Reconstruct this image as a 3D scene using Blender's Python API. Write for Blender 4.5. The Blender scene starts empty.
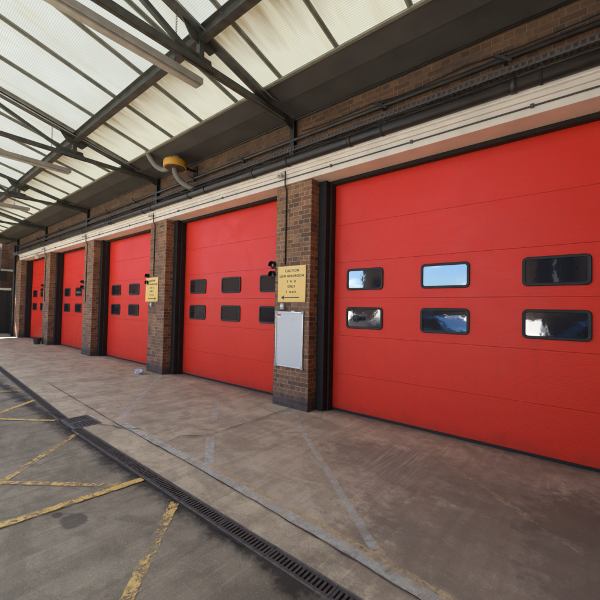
import bpy, bmesh, math, random
from mathutils import Vector, Matrix
random.seed(7)
sc = bpy.context.scene
col = sc.collection
R = math.radians

# ------------------------------------------------------------ camera
YAW, PITCH, ROLL, FPX = -0.6896, 0.0275, 0.0206, 349.57
CAM = Vector((0, -4.3559, 1.6084))
fw = Vector((math.sin(YAW)*math.cos(PITCH), math.cos(YAW)*math.cos(PITCH), math.sin(PITCH)))
rt = Vector((math.cos(YAW), -math.sin(YAW), 0)); up = rt.cross(fw)
r2 = math.cos(ROLL)*rt + math.sin(ROLL)*up
u2 = -math.sin(ROLL)*rt + math.cos(ROLL)*up
cd = bpy.data.cameras.new('camera'); cam = bpy.data.objects.new('camera', cd); col.objects.link(cam)
m = Matrix((r2, u2, -fw)).transposed().to_4x4(); m.translation = CAM
cam.matrix_world = m
cd.sensor_width = 36; cd.sensor_fit = 'HORIZONTAL'; cd.lens = 36*FPX/600
cd.clip_start = 0.05; cd.clip_end = 2000
sc.camera = cam

# ------------------------------------------------------------ sky, sun, exposure
SUN_EL, SUN_AZ = R(57), R(256)          # azimuth measured clockwise from +Y
w = bpy.data.worlds.new('World'); sc.world = w; w.use_nodes = True
nt = w.node_tree; nt.nodes.clear()
sky = nt.nodes.new('ShaderNodeTexSky'); sky.sky_type = 'NISHITA'; sky.sun_disc = False
sky.sun_elevation = SUN_EL; sky.sun_rotation = SUN_AZ
bg = nt.nodes.new('ShaderNodeBackground'); bg.inputs['Strength'].default_value = 0.10
wo = nt.nodes.new('ShaderNodeOutputWorld')
tc = nt.nodes.new('ShaderNodeTexCoord'); mp = nt.nodes.new('ShaderNodeMapping'); mp.inputs['Scale'].default_value = (1, 1, 2.6)
cn_ = nt.nodes.new('ShaderNodeTexNoise'); cn_.inputs['Scale'].default_value = 4.2; cn_.inputs['Detail'].default_value = 7; cn_.inputs['Roughness'].default_value = .58
cr = nt.nodes.new('ShaderNodeValToRGB'); cr.color_ramp.elements[0].position = .50; cr.color_ramp.elements[1].position = .60
bw = nt.nodes.new('ShaderNodeRGBToBW'); ml = nt.nodes.new('ShaderNodeMath'); ml.operation = 'MULTIPLY'; ml.inputs[1].default_value = 1.5
cm = nt.nodes.new('ShaderNodeMix'); cm.data_type = 'RGBA'
tint = nt.nodes.new('ShaderNodeMix'); tint.data_type = 'RGBA'; tint.blend_type = 'MULTIPLY'; tint.inputs[0].default_value = 1; tint.inputs[7].default_value = (.62, .82, 1.08, 1)
nt.links.new(tc.outputs['Generated'], mp.inputs['Vector']); nt.links.new(mp.outputs[0], cn_.inputs['Vector']); nt.links.new(cn_.outputs['Fac'], cr.inputs[0])
nt.links.new(sky.outputs[0], bw.inputs[0]); nt.links.new(bw.outputs[0], ml.inputs[0]); nt.links.new(sky.outputs[0], tint.inputs[6])
nt.links.new(cr.outputs[0], cm.inputs[0]); nt.links.new(tint.outputs[2], cm.inputs[6]); nt.links.new(ml.outputs[0], cm.inputs[7])
nt.links.new(cm.outputs[2], bg.inputs['Color']); nt.links.new(bg.outputs[0], wo.inputs['Surface'])
sd = bpy.data.lights.new('sun', 'SUN'); sd.energy = 5.0; sd.angle = R(0.6); sd.color = (1, 0.95, 0.87)
sun = bpy.data.objects.new('sun', sd); col.objects.link(sun)
sdir = Vector((math.sin(SUN_AZ)*math.cos(SUN_EL), math.cos(SUN_AZ)*math.cos(SUN_EL), math.sin(SUN_EL)))
sun.rotation_euler = sdir.to_track_quat('Z', 'Y').to_euler()
sun.location = sdir*60
sc.view_settings.view_transform = 'Standard'; sc.view_settings.look = 'None'
sc.view_settings.exposure = 2.9; sc.view_settings.gamma = 1
sc.view_settings.use_curve_mapping = False
sc.render.engine = 'CYCLES'
sc.cycles.use_denoising = True
sc.cycles.max_bounces = 10; sc.cycles.diffuse_bounces = 5; sc.cycles.glossy_bounces = 4
sc.cycles.caustics_reflective = False; sc.cycles.caustics_refractive = False
sc.cycles.sample_clamp_indirect = 6
sc.cycles.use_adaptive_sampling = True; sc.cycles.adaptive_threshold = 0.025; sc.cycles.adaptive_min_samples = 48
sc.cycles.time_limit = 840

# ------------------------------------------------------------ materials
class NT:
    def __init__(s, name, rough=.6, spec=.5, metal=0.0):
        s.m = bpy.data.materials.new(name); s.m.use_nodes = True
        s.t = s.m.node_tree; s.b = s.t.nodes['Principled BSDF']
        s.b.inputs['Roughness'].default_value = rough
        s.b.inputs['Specular IOR Level'].default_value = spec
        s.b.inputs['Metallic'].default_value = metal
    def n(s, typ, **kw):
        o = s.t.nodes.new('ShaderNode'+typ)
        for k, v in kw.items():
            if k in o.inputs: s.set(o.inputs[k], v)
            else: setattr(o, k, v)
        return o
    def set(s, sock, v):
        if isinstance(v, bpy.types.NodeSocket): s.t.links.new(v, sock)
        else: sock.default_value = v
    def coord(s, kind='Object', scale=(1,1,1), loc=(0,0,0), rot=(0,0,0)):
        if kind == 'World': c = s.n('NewGeometry').outputs['Position']
        else: c = s.n('TexCoord').outputs[kind]
        mp = s.n('Mapping'); s.set(mp.inputs['Vector'], c)
        mp.inputs['Scale'].default_value = scale; mp.inputs['Location'].default_value = loc
        mp.inputs['Rotation'].default_value = rot
        return mp.outputs[0]
    def noise(s, vec, scale, detail=4, rough=.55, dist=0.0):
        o = s.n('TexNoise'); s.set(o.inputs['Vector'], vec)
        o.inputs['Scale'].default_value = scale; o.inputs['Detail'].default_value = detail
        o.inputs['Roughness'].default_value = rough; o.inputs['Distortion'].default_value = dist
        return o.outputs['Fac']
    def ramp(s, fac, stops):
        o = s.n('ValToRGB'); s.set(o.inputs[0], fac); e = o.color_ramp.elements
        while len(e) < len(stops): e.new(.5)
        for i, (p, c) in enumerate(stops):
            e[i].position = p
            e[i].color = (c, c, c, 1) if isinstance(c, (int, float)) else (*c, 1)
        return o.outputs[0]
    def mix(s, fac, a, b, mode='MIX'):
        o = s.n('Mix'); o.data_type = 'RGBA'; o.blend_type = mode
        s.set(o.inputs[0], fac)
        for i, v in ((6, a), (7, b)):
            if isinstance(v, tuple): v = (*v, 1)
            elif isinstance(v, (int, float)): v = (v, v, v, 1)
            s.set(o.inputs[i], v)
        return o.outputs[2]
    def math(s, op, a, b=0.0, c=0.0):
        o = s.n('Math'); o.operation = op; s.set(o.inputs[0], a); s.set(o.inputs[1], b); s.set(o.inputs[2], c)
        return o.outputs[0]
    def bump(s, h, strength=.3, dist=.01, normal=None):
        o = s.n('Bump'); s.set(o.inputs['Height'], h)
        o.inputs['Strength'].default_value = strength; o.inputs['Distance'].default_value = dist
        if normal is not None: s.set(o.inputs['Normal'], normal)
        s.set(s.b.inputs['Normal'], o.outputs[0]); return o.outputs[0]
    def color(s, c): s.set(s.b.inputs['Base Color'], (*c, 1) if isinstance(c, tuple) else c)
    def roughness(s, v): s.set(s.b.inputs['Roughness'], v)

def plain(name, c, rough=.5, metal=0.0, var=.25, scale=6, spec=.5, bump=.1):
    t = NT(name, rough, spec, metal)
    v = t.coord('World')
    n = t.noise(v, scale, 5, .6)
    lo = tuple(x*(1-var) for x in c); hi = tuple(min(1, x*(1+var*.7)) for x in c)
    t.color(t.ramp(n, [(.3, lo), (.7, hi)]))
    t.roughness(t.ramp(t.noise(v, scale*2, 3), [(.3, max(0, rough-.08)), (.7, min(1, rough+.1))]))
    if bump: t.bump(t.noise(v, scale*9, 3), bump, .003)
    return t.m

def brick_mat(name, tint=1.0, soot=0.0, plinth=True):
    t = NT(name, .85, .25)
    uv = t.coord('UV')
    bt = t.n('TexBrick'); t.set(bt.inputs['Vector'], uv)
    bt.inputs['Scale'].default_value = 1; bt.inputs['Brick Width'].default_value = .225
    bt.inputs['Row Height'].default_value = .075; bt.inputs['Mortar Size'].default_value = .0052
    bt.inputs['Mortar Smooth'].default_value = .25; bt.offset = .5; bt.squash = .5; bt.squash_frequency = 2
    bt.inputs['Bias'].default_value = 0
    bt.inputs['Color1'].default_value = (0, 0, 0, 1); bt.inputs['Color2'].default_value = (1, 1, 1, 1)
    bt.inputs['Mortar'].default_value = (.5, .5, .5, 1)
    w_ = t.coord('World')
    per = t.ramp(bt.outputs['Color'], [(0, (.10, .055, .04)), (.3, (.22, .09, .05)), (.55, (.31, .14, .065)), (.8, (.40, .20, .09)), (1, (.25, .13, .075))])
    per = t.mix(t.ramp(t.noise(w_, 55, 4), [(.35, 0.0), (.7, .35)]), per, (.38, .24, .15))
    per = t.mix(t.ramp(t.noise(w_, 18, 3), [(.4, 0.0), (.75, .6)]), per, (.08, .05, .045))
    mort = t.mix(t.noise(w_, 30, 3), (.33, .26, .17), (.50, .40, .27))
    c = t.mix(bt.outputs['Fac'], per, mort)
    # grime: darker blue-grey splash zone on the lowest courses and general dirt
    if plinth:
        sep = t.n('SeparateXYZ'); t.set(sep.inputs[0], t.n('NewGeometry').outputs['Position'])
        zz = t.math('ADD', sep.outputs['Z'], t.math('MULTIPLY', t.noise(w_, 5, 4), .22))
        c = t.mix(t.ramp(zz, [(.25, .75), (.42, .0)]), c, (.055, .052, .055))
    c = t.mix(t.ramp(t.noise(w_, 2.1, 5), [(.35, .0), (.75, .5+soot*.4)]), c, (.06, .05, .042))
    if soot: c = t.mix(soot, c, (.05, .038, .03))
    if tint != 1: c = t.mix(1.0, c, tint, 'MULTIPLY')
    t.color(c)
    h = t.math('SUBTRACT', t.math('MULTIPLY', t.noise(w_, 70, 4), .3), bt.outputs['Fac'])
    t.bump(h, .8, .006)
    return t.m

def concrete(name, c1, c2, yard=False):
    t = NT(name, .8, .3)
    v = t.coord('World')
    big = t.noise(v, .55, 6, .6, .3)
    c = t.ramp(big, [(.3, c1), (.7, c2)])
    # tyre-polished and scuffed streaks running in and out of the bays
    st = t.noise(t.coord('World', (5.5, .55, 1)), 1.3, 6, .65, .4)
    c = t.mix(t.ramp(st, [(.48, 0.0), (.60, .42)]), c, tuple(x*.58 for x in c1))
    dk = t.noise(t.coord('World', (1.2, .8, 1), (3.1, 1.7, 0)), .9, 5, .6)
    c = t.mix(t.ramp(dk, [(.5, 0.0), (.72, .6)]), c, tuple(x*.5 for x in c1))
    st2 = t.noise(t.coord('World', (22, .9, 1), (2, 3, 0), (0, 0, R(12))), 1.2, 4, .6)
    c = t.mix(t.ramp(st2, [(.56, 0.0), (.70, .35)]), c, tuple(min(1, x*1.35) for x in c2))
    # blotches and grit
    md = t.noise(v, 6, 9, .75)
    c = t.mix(t.ramp(md, [(.46, 0.0), (.62, .4)]), c, tuple(x*.6 for x in c1))
    pt = t.noise(t.coord('World', (1, 1.6, 1), (7, 2, 0)), 1.7, 7, .68, .6)
    c = t.mix(t.ramp(pt, [(.48, 0.0), (.56, .42)]), c, tuple(x*.5 for x in c1))
    c = t.mix(t.ramp(pt, [(.30, .28), (.42, 0.0)]), c, tuple(min(1, x*1.25) for x in c2))
    gr = t.noise(v, 90, 3, .7)
    c = t.mix(t.ramp(gr, [(.3, .5), (.5, 0.0)]), c, tuple(x*.55 for x in c1))
    c = t.mix(t.ramp(gr, [(.55, 0.0), (.8, .45)]), c, tuple(min(1, x*1.4) for x in c2))
    sp = t.n('TexVoronoi'); t.set(sp.inputs['Vector'], v); sp.inputs['Scale'].default_value = 55
    c = t.mix(t.ramp(sp.outputs['Distance'], [(.08, .5), (.2, 0.0)]), c, tuple(x*.45 for x in c1))
    sp2 = t.n('TexVoronoi'); t.set(sp2.inputs['Vector'], t.coord('World', (1, 1, 1), (5, 9, 0))); sp2.inputs['Scale'].default_value = 38
    c = t.mix(t.ramp(sp2.outputs['Distance'], [(.07, .45), (.16, 0.0)]), c, tuple(min(1, x*1.5) for x in c2))
    hc = t.n('TexVoronoi'); hc.feature = 'DISTANCE_TO_EDGE'; t.set(hc.inputs['Vector'], t.mix(.18, v, t.n('TexNoise', Scale=2.5).outputs['Color'])); hc.inputs['Scale'].default_value = .42
    c = t.mix(t.math('MULTIPLY', t.ramp(hc.outputs['Distance'], [(.0012, .55), (.004, 0.0)]), t.ramp(t.noise(v, .8, 3), [(.5, 0.0), (.6, 1.0)])), c, tuple(x*.3 for x in c1))
    sep = t.n('SeparateXYZ'); t.set(sep.inputs[0], t.n('NewGeometry').outputs['Position'])
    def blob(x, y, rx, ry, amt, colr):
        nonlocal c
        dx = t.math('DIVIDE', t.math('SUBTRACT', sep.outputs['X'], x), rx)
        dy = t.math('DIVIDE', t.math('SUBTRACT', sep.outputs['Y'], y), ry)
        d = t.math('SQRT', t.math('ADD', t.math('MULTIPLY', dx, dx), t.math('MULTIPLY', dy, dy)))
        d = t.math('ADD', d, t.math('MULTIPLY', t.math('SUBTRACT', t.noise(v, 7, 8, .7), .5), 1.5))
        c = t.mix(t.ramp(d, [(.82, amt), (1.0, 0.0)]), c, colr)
    if yard:
        blob(-2.96, -3.36, .12, .095, .6, (.04, .034, .026))
        blob(-3.13, -3.42, .05, .04, .6, (.03, .028, .025))
        # dirt gathered along the drain
        dy = t.math('ABSOLUTE', t.math('ADD', sep.outputs['Y'], 2.72))
        dy = t.math('ADD', dy, t.math('MULTIPLY', t.math('SUBTRACT', t.noise(v, 4, 6, .75), .32), .45))
        c = t.mix(t.ramp(dy, [(.10, .95), (.22, 0.0)]), c, (.035, .03, .022))
    else:
        dy = t.math('ADD', sep.outputs['Y'], t.math('MULTIPLY', t.noise(v, 3, 5, .7), .9))
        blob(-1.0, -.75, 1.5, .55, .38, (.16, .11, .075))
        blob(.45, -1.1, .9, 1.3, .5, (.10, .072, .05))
        blob(.7, -1.8, 2.3, 1.6, .42, (.16, .115, .078))  # brown stains that also paint in part of the right side's shade
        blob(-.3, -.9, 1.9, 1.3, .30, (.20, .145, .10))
        # darker band with a ragged edge along the foot of the doors
        fy = t.math('ADD', t.math('SUBTRACT', .42, sep.outputs['Y']), t.math('MULTIPLY', t.math('SUBTRACT', t.noise(v, 8, 6, .7), .5), .5))
        c = t.mix(t.ramp(fy, [(.02, .75), (.38, 0.0)]), c, (.11, .085, .06))
        # pale scrape marks running out of the nearest bay
        sc_ = t.noise(t.coord('World', (34, 1.1, 1), (4, 1, 0), (0, 0, R(-6))), 1.5, 5, .7)
        c0 = c
        c = t.mix(t.ramp(sc_, [(.46, 0.0), (.62, .50)]), c, (.62, .51, .38))
        cs = c; c = c0
        dx = t.math('DIVIDE', t.math('SUBTRACT', sep.outputs['X'], -1.6), .42)
        dy2 = t.math('DIVIDE', t.math('SUBTRACT', sep.outputs['Y'], -.85), .85)
        dd = t.math('ADD', t.math('SQRT', t.math('ADD', t.math('MULTIPLY', dx, dx), t.math('MULTIPLY', dy2, dy2))), t.math('MULTIPLY', t.math('SUBTRACT', t.noise(v, 7, 4), .5), .8))
        c = t.mix(t.ramp(dd, [(.35, 1.0), (1.25, 0.0)]), c0, cs)
    t.color(c)
    t.roughness(t.ramp(t.noise(v, 3, 4), [(.3, .62), (.7, .9)]))
    t.bump(t.math('ADD', t.math('MULTIPLY', gr, .6), md), .35, .006)
    return t.m

def worn_paint(name, c, wear=.5, dirt=.4, scale=14, opacity=1.0, soft=.06):
    """worn road paint: see-through where it has worn thin or flaked off"""
    t = NT(name, .75, .25)
    v = t.coord('World')
    cc = t.mix(t.ramp(t.noise(v, 12, 5, .7), [(.35, 0.0), (.75, dirt)]), c, tuple(x*.4 for x in c))
    cc = t.mix(t.ramp(t.noise(v, 90, 3), [(.4, 0.0), (.7, .4)]), cc, tuple(x*.6 for x in c))
    t.color(cc)
    n = t.noise(v, scale, 8, .75, .5)
    n2 = t.noise(v, 2.3, 3)
    n3 = t.noise(v, 75, 4, .7)
    f = t.math('ADD', n, t.math('MULTIPLY', t.math('SUBTRACT', n2, .5), .5))
    f = t.math('ADD', f, t.math('MULTIPLY', t.math('SUBTRACT', n3, .5), .35))
    t.set(t.b.inputs['Alpha'], t.ramp(f, [(wear-soft, 0.0), (wear+soft, opacity)]))
    return t.m

M = {}
M['brick'] = brick_mat('brickwork')
M['brick_up'] = brick_mat('sooty_brickwork', soot=.58, plinth=False)
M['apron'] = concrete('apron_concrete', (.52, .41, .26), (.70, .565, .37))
M['yard'] = concrete('yard_concrete', (.265, .212, .132), (.38, .31, .20), True)
M['kerbstrip'] = concrete('channel_concrete', (.56, .44, .27), (.70, .57, .365))
M['yellow'] = worn_paint('yellow_paint', (.86, .55, .16), .445, .35, 18, .92, .07)
M['yellow_worn'] = worn_paint('flaked_yellow_paint', (.86, .56, .19), .50, .35, 20, .92)
M['yellow_faint'] = worn_paint('faint_yellow_paint', (.85, .66, .38), .54, .3, 14, .5, .10)
M['yellow_band'] = worn_paint('dirty_yellow_paint', (.80, .60, .30), .49, .35, 22, .75, .06)
M['grey_paint'] = worn_paint('grey_paint', (.78, .76, .62), .40, .4, 10, .62, .14)
M['grey_faint'] = worn_paint('faint_grey_paint', (.80, .76, .62), .46, .3, 8, .50, .15)
M['crack'] = plain('crack_dirt', (.035, .03, .025), .9)
M['cream'] = plain('cream_paint', (.74, .68, .58), .55, var=.12, scale=3)
M['flash'] = plain('white_flashing', (.88, .88, .88), .35, var=.1)
M['flash_grey'] = plain('grey_gutter', (.28, .27, .27), .5, var=.15)
M['black'] = plain('black_steel', (.010, .009, .010), .75, var=.3)
M['rubber'] = plain('black_rubber', (.010, .010, .011), .6)
M['pipe'] = plain('black_pipe_paint', (.028, .026, .025), .42, var=.4)
M['steel'] = plain('painted_roof_steel', (.062, .068, .060), .55, var=.5, scale=9)
M['steel_lt'] = plain('glazing_bar_grey', (.24, .25, .21), .55, var=.3)
M['soffit'] = plain('grey_soffit_board', (.066, .064, .064), .8, var=.35, scale=2.2)
M['conduit'] = plain('conduit_grey', (.09, .08, .075), .45)
M['galv'] = plain('galvanised', (.38, .38, .37), .4, .6)
M['grey_plastic'] = plain('grey_plastic', (.35, .35, .34), .5)
M['white_plastic'] = plain('white_plastic', (.72, .70, .64), .4, var=.1)
M['iron'] = plain('cast_iron', (.085, .072, .058), .7, .1, var=.5, scale=20)
M['iron_frame'] = plain('galvanised_drain_edge', (.16, .145, .12), .7, .1, var=.5, scale=20)
M['trough'] = plain('drain_mud', (.03, .025, .018), .9)
M['fan_yellow'] = plain('yellow_enamel', (.62, .34, .04), .4, var=.2)
M['rust'] = plain('rusty_brown_steel', (.10, .055, .035), .7, var=.4)
M['red_car'] = plain('red_car_paint', (.45, .03, .02), .25, var=.05, bump=0)
M['hose'] = plain('grey_hose', (.20, .21, .19), .6)
M['fitting'] = plain('dusty_light_fitting', (.34, .34, .31), .5, var=.2)
M['sign'] = plain('sign_yellow', (.80, .53, .13), .35, var=.06, scale=2, bump=0)
M['ink'] = plain('sign_black_lettering', (.02, .02, .02), .5, bump=0)
M['board'] = plain('whiteboard_enamel', (.58, .60, .60), .30, var=.03, scale=.8, bump=0)
M['alu'] = plain('aluminium', (.55, .56, .57), .35, .8, bump=0)
M['red_note'] = plain('red_note', (.45, .06, .05), .6, bump=0)
M['lens'] = plain('dark_lens', (.01, .01, .012), .08, bump=0)
M['bag'] = plain('white_bag', (.62, .60, .62), .5, var=.3, scale=30)
M['bucket'] = plain('dark_grey_bucket', (.05, .05, .055), .45)
M['white_pt'] = plain('white_paint', (.7, .68, .62), .5, var=.1)
M['gate'] = plain('dark_gate_paint', (.02, .02, .022), .5)
M['roofing'] = plain('roof_felt', (.06, .06, .06), .9)
M['blue_car'] = plain('blue_car_paint', (.03, .10, .24), .25, var=.05, bump=0)
M['white_car'] = plain('white_van_paint', (.7, .7, .7), .3, var=.05, bump=0)
M['car_glass'] = plain('car_glass', (.02, .025, .03), .08, bump=0)
M['stone'] = plain('stone', (.38, .34, .27), .8)

# red door skin: fine horizontal micro-ribs
t = NT('red_door_paint', .36, .24)
v = t.coord('World')
t.color(t.mix(t.ramp(t.noise(v, 1.2, 5, .6), [(.3, 0.0), (.75, .5)]), (.76, .038, .017), (.67, .032, .018)))
wv = t.n('TexWave'); t.set(wv.inputs['Vector'], v); wv.bands_direction = 'Z'; wv.wave_profile = 'SIN'
wv.inputs['Scale'].default_value = 15.7
wv.inputs['Distortion'].default_value = 0
sepd = t.n('SeparateXYZ'); t.set(sepd.inputs[0], t.n('NewGeometry').outputs['Position'])
base_red = t.b.inputs['Base Color'].links[0].from_socket
drip = t.noise(t.coord('World', (14, 1, .8)), 1.2, 5, .65)
gz = t.math('ADD', sepd.outputs['Z'], t.math('MULTIPLY', t.math('SUBTRACT', t.noise(v, 6, 6, .7), .5), .5))
grime = t.mix(t.ramp(gz, [(.02, .30), (.20, 0.0)]), base_red, (.12, .045, .03))
grime = t.mix(t.ramp(drip, [(.56, 0.0), (.78, .22)]), grime, (.30, .05, .035))
grime = t.mix(t.ramp(t.noise(t.coord('World', (3, 3, 9)), 3.5, 8, .75), [(.60, 0.0), (.72, .16)]), grime, (.75, .22, .17))
t.color(grime)
t.roughness(t.ramp(t.noise(v, 4, 5, .7), [(.3, .32), (.7, .50)]))
nb = t.bump(t.noise(t.coord('World', (.5, 1, 2.5)), 1.5, 3), .12, .02)
t.bump(wv.outputs['Fac'], .35, .002, nb)
M['red'] = t.m
# window acrylic: dark bay behind, strong wavy reflections
t = NT('window_acrylic', .04, .5)
t.color((.012, .014, .018)); t.b.inputs['IOR'].default_value = 2.4
t.bump(t.noise(t.coord('World', (1, 1, 1)), 4.5, 3), .055, .02)
M['pane'] = t.m
# translucent ribbed roof sheet
t = NT('ribbed_translucent_sheet', .5, .3)
t.t.nodes.remove(t.b)
out = [n for n in t.t.nodes if n.type == 'OUTPUT_MATERIAL'][0]
v = t.coord('World')
ca = t.mix(t.ramp(t.noise(v, 1.1, 4), [(.3, 0.0), (.7, 1.0)]), (.076, .080, .073), (.085, .091, .086))
sp0 = t.n('SeparateXYZ'); t.set(sp0.inputs[0], t.n('NewGeometry').outputs['Position'])
ca = t.mix(t.math('MULTIPLY', t.math('GREATER_THAN', sp0.outputs['Y'], -1.86), .8), ca, (.087, .088, .071))
# algae and rust-brown dirt that collected above the purlin, streaks down the slope
sep = t.n('SeparateXYZ'); t.set(sep.inputs[0], t.n('NewGeometry').outputs['Position'])
stn = t.noise(t.coord('World', (7, .7, .7)), 1.0, 5, .6)
dpur = t.math('ABSOLUTE', t.math('ADD', sep.outputs['Y'], 1.86))
fall = t.ramp(t.math('ADD', dpur, t.math('MULTIPLY', t.math('SUBTRACT', stn, .5), .9)), [(.12, 1.0), (.38, .45), (.75, 0.0)])
low = t.ramp(sep.outputs['Y'], [(0.0, 0.0), (1.0, 1.0)])
side = t.math('GREATER_THAN', sep.outputs['Y'], -1.86)
ca = t.mix(t.math('MULTIPLY', fall, side), ca, (.038, .027, .012))
ca = t.mix(t.ramp(stn, [(.52, 0.0), (.75, .6)]), ca, (.075, .065, .04))
wv = t.n('TexWave'); t.set(wv.inputs['Vector'], v); wv.bands_direction = 'Y'
wv.inputs['Scale'].default_value = 13; wv.inputs['Distortion'].default_value = 0
ca = t.mix(t.ramp(wv.outputs['Fac'], [(.2, .34), (.6, 0.0)]), ca, (.042, .042, .036))
tr = t.n('BsdfTranslucent'); t.set(tr.inputs['Color'], ca)
df = t.n('BsdfDiffuse'); df.inputs['Color'].default_value = (.25, .25, .21, 1)
mx = t.n('MixShader'); mx.inputs[0].default_value = .16
t.set(mx.inputs[1], tr.outputs[0]); t.set(mx.inputs[2], df.outputs[0])
t.set(out.inputs['Surface'], mx.outputs[0])
M['sheet'] = t.m

# ------------------------------------------------------------ mesh helpers
class MB:
    def __init__(s): s.bm = bmesh.new()
    def box(s, x0, x1, y0, y1, z0, z1, bev=0.0, mat=None):
        c = Vector(((x0+x1)/2, (y0+y1)/2, (z0+z1)/2)); sz = (abs(x1-x0), abs(y1-y0), abs(z1-z0))
        r = bmesh.ops.create_cube(s.bm, size=1)
        for v in r['verts']: v.co = Vector((v.co.x*sz[0], v.co.y*sz[1], v.co.z*sz[2]))+c
        if mat is not None:
            for v in r['verts']: v.co = mat @ v.co
        if bev:
            ed = list({e for v in r['verts'] for e in v.link_edges})
            bmesh.ops.bevel(s.bm, geom=ed, offset=bev, segments=2, affect='EDGES', profile=.6)
        return s
    def bar(s, p, q, w_, h, bev=0.0):
        """rectangular bar from p to q, w_ wide (sideways), h high"""
        p, q = Vector(p), Vector(q); d = (q-p); L = d.length; d.normalize()
        side = d.cross(Vector((0, 0, 1)))
        if side.length < 1e-4: side = Vector((1, 0, 0))
        side.normalize(); u = side.cross(d)
        mt = Matrix((d, side, u)).transposed().to_4x4(); mt.translation = p
        return s.box(0, L, -w_/2, w_/2, -h/2, h/2, bev, mt)
    def angle(s, p, q, w_, h, th=.008):
        """T section: flange at top, web hanging below"""
        s.bar(p, q, w_, th); a = Vector((0, 0, -h/2)); s.bar(Vector(p)+a, Vector(q)+a, th, h-th*1.2)
        return s
    def tube(s, pts, r, seg=14, caps=True):
        pts = [Vector(p) for p in pts]; rings = []
        n = len(pts); prev = None
        for i, p in enumerate(pts):
            d = (pts[min(i+1, n-1)]-pts[max(i-1, 0)]).normalized()
            if prev is None:
                a = d.cross(Vector((0, 0, 1)))
                if a.length < 1e-3: a = d.cross(Vector((1, 0, 0)))
            else: a = prev - d*prev.dot(d)
            a.normalize(); prev = a; b = d.cross(a)
            rr = r[i] if isinstance(r, (list, tuple)) else r
            rings.append([s.bm.verts.new(p+rr*(math.cos(k*2*math.pi/seg)*a+math.sin(k*2*math.pi/seg)*b)) for k in range(seg)])
        for i in range(n-1):
            for k in range(seg):
                f = s.bm.faces.new((rings[i][k], rings[i][(k+1) % seg], rings[i+1][(k+1) % seg], rings[i+1][k])); f.smooth = True
        if caps:
            s.bm.faces.new(rings[0][::-1]); s.bm.faces.new(rings[-1])
        return s
    def poly(s, pts, th=0.0, dirn=(0, -1, 0)):
        vs = [s.bm.verts.new(p) for p in pts]
        f = s.bm.faces.new(vs)
        if th:
            r = bmesh.ops.extrude_face_region(s.bm, geom=[f])
            for g in r['geom']:
                if isinstance(g, bmesh.types.BMVert): g.co += Vector(dirn)*th
        return s
    def build(s, name, mat, parent=None, loc=None, bev=0.0):
        bm = s.bm
        bmesh.ops.recalc_face_normals(bm, faces=bm.faces)
        uv = bm.loops.layers.uv.new('UVMap')
        for f in bm.faces:
            n = f.normal; ax = max(range(3), key=lambda i: abs(n[i]))
            for l in f.loops:
                c = l.vert.co
                l[uv].uv = (c.y+.06, c.z) if ax == 0 else ((c.x, c.z) if ax == 1 else (c.x, c.y))
        if loc is not None:
            for v in bm.verts: v.co -= Vector(loc)
        me = bpy.data.meshes.new(name); bm.to_mesh(me); bm.free()
        o = bpy.data.objects.new(name, me); col.objects.link(o)
        if mat: me.materials.append(M[mat] if isinstance(mat, str) else mat)
        if parent: o.parent = parent
        if loc is not None and not parent: o.location = loc
        elif loc is not None: o.location = loc
        return o

def tag(o, label=None, cat=None, group=None, kind=None):
    if label: o['label'] = label
    if cat: o['category'] = cat
    if group: o['group'] = group
    if kind: o['kind'] = kind
    return o
def thing(name, label, cat, loc=(0, 0, 0), group=None):
    o = bpy.data.objects.new(name, None); o.empty_display_size = .2; col.objects.link(o); o.location = loc
    return tag(o, label, cat, group)
def struct(o): o['kind'] = 'structure'; return o
def copy_tree(o, parent=None):
    c = o.copy(); col.objects.link(c)
    if parent: c.parent = parent
    for ch in list(o.children): copy_tree(ch, c)
    return c

MOD, PW, X0 = 4.37, .758, -4.1545      # bay module, pillar width, left edge of the nearest pillar
HB, DY = 3.705, .424                   # underside of the cream beam, plane of the doors

# ------------------------------------------------------------ ground
def yd(x): return -2.64 + .05*max(0, -5.4-x)
GW = .054
xs = [-300, -60, -30, -21, -15, -11, -8, -6.5, -5.4, 0, 4, 60, 300]
def strip(name, fy0, fy1, z, mat, xs=xs):
    b = MB()
    a = [b.bm.verts.new((x, fy0(x), z)) for x in xs]; c = [b.bm.verts.new((x, fy1(x), z)) for x in xs]
    for i in range(len(xs)-1): b.bm.faces.new((a[i], a[i+1], c[i+1], c[i]))
    return struct(b.build(name, mat))
def ydc(x): return yd(max(x, -23))
strip('yard_ground', lambda x: -400, lambda x: ydc(x)-GW-.012, 0, 'yard')
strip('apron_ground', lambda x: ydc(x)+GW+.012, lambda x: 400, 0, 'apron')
xk = [-22, -15, -11, -8, -6.5, -5.4, -5, -3, -1.25, 0, 2, 4]
def band(x):
    P = [(-22, -1.3), (-9, -1.95), (-5, -2.13), (-3, -2.175), (-1.25, -2.25), (0, -2.35), (2, -2.45), (6, -2.5)]
    for (a, ya), (b, yb) in zip(P, P[1:]):
        if x <= b: return ya+(yb-ya)*(x-a)/(b-a)
    return P[-1][1]
strip('channel_surround', lambda x: ydc(x)+GW+.013, lambda x: band(x)-.09, .004, 'kerbstrip', xk)
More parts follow.
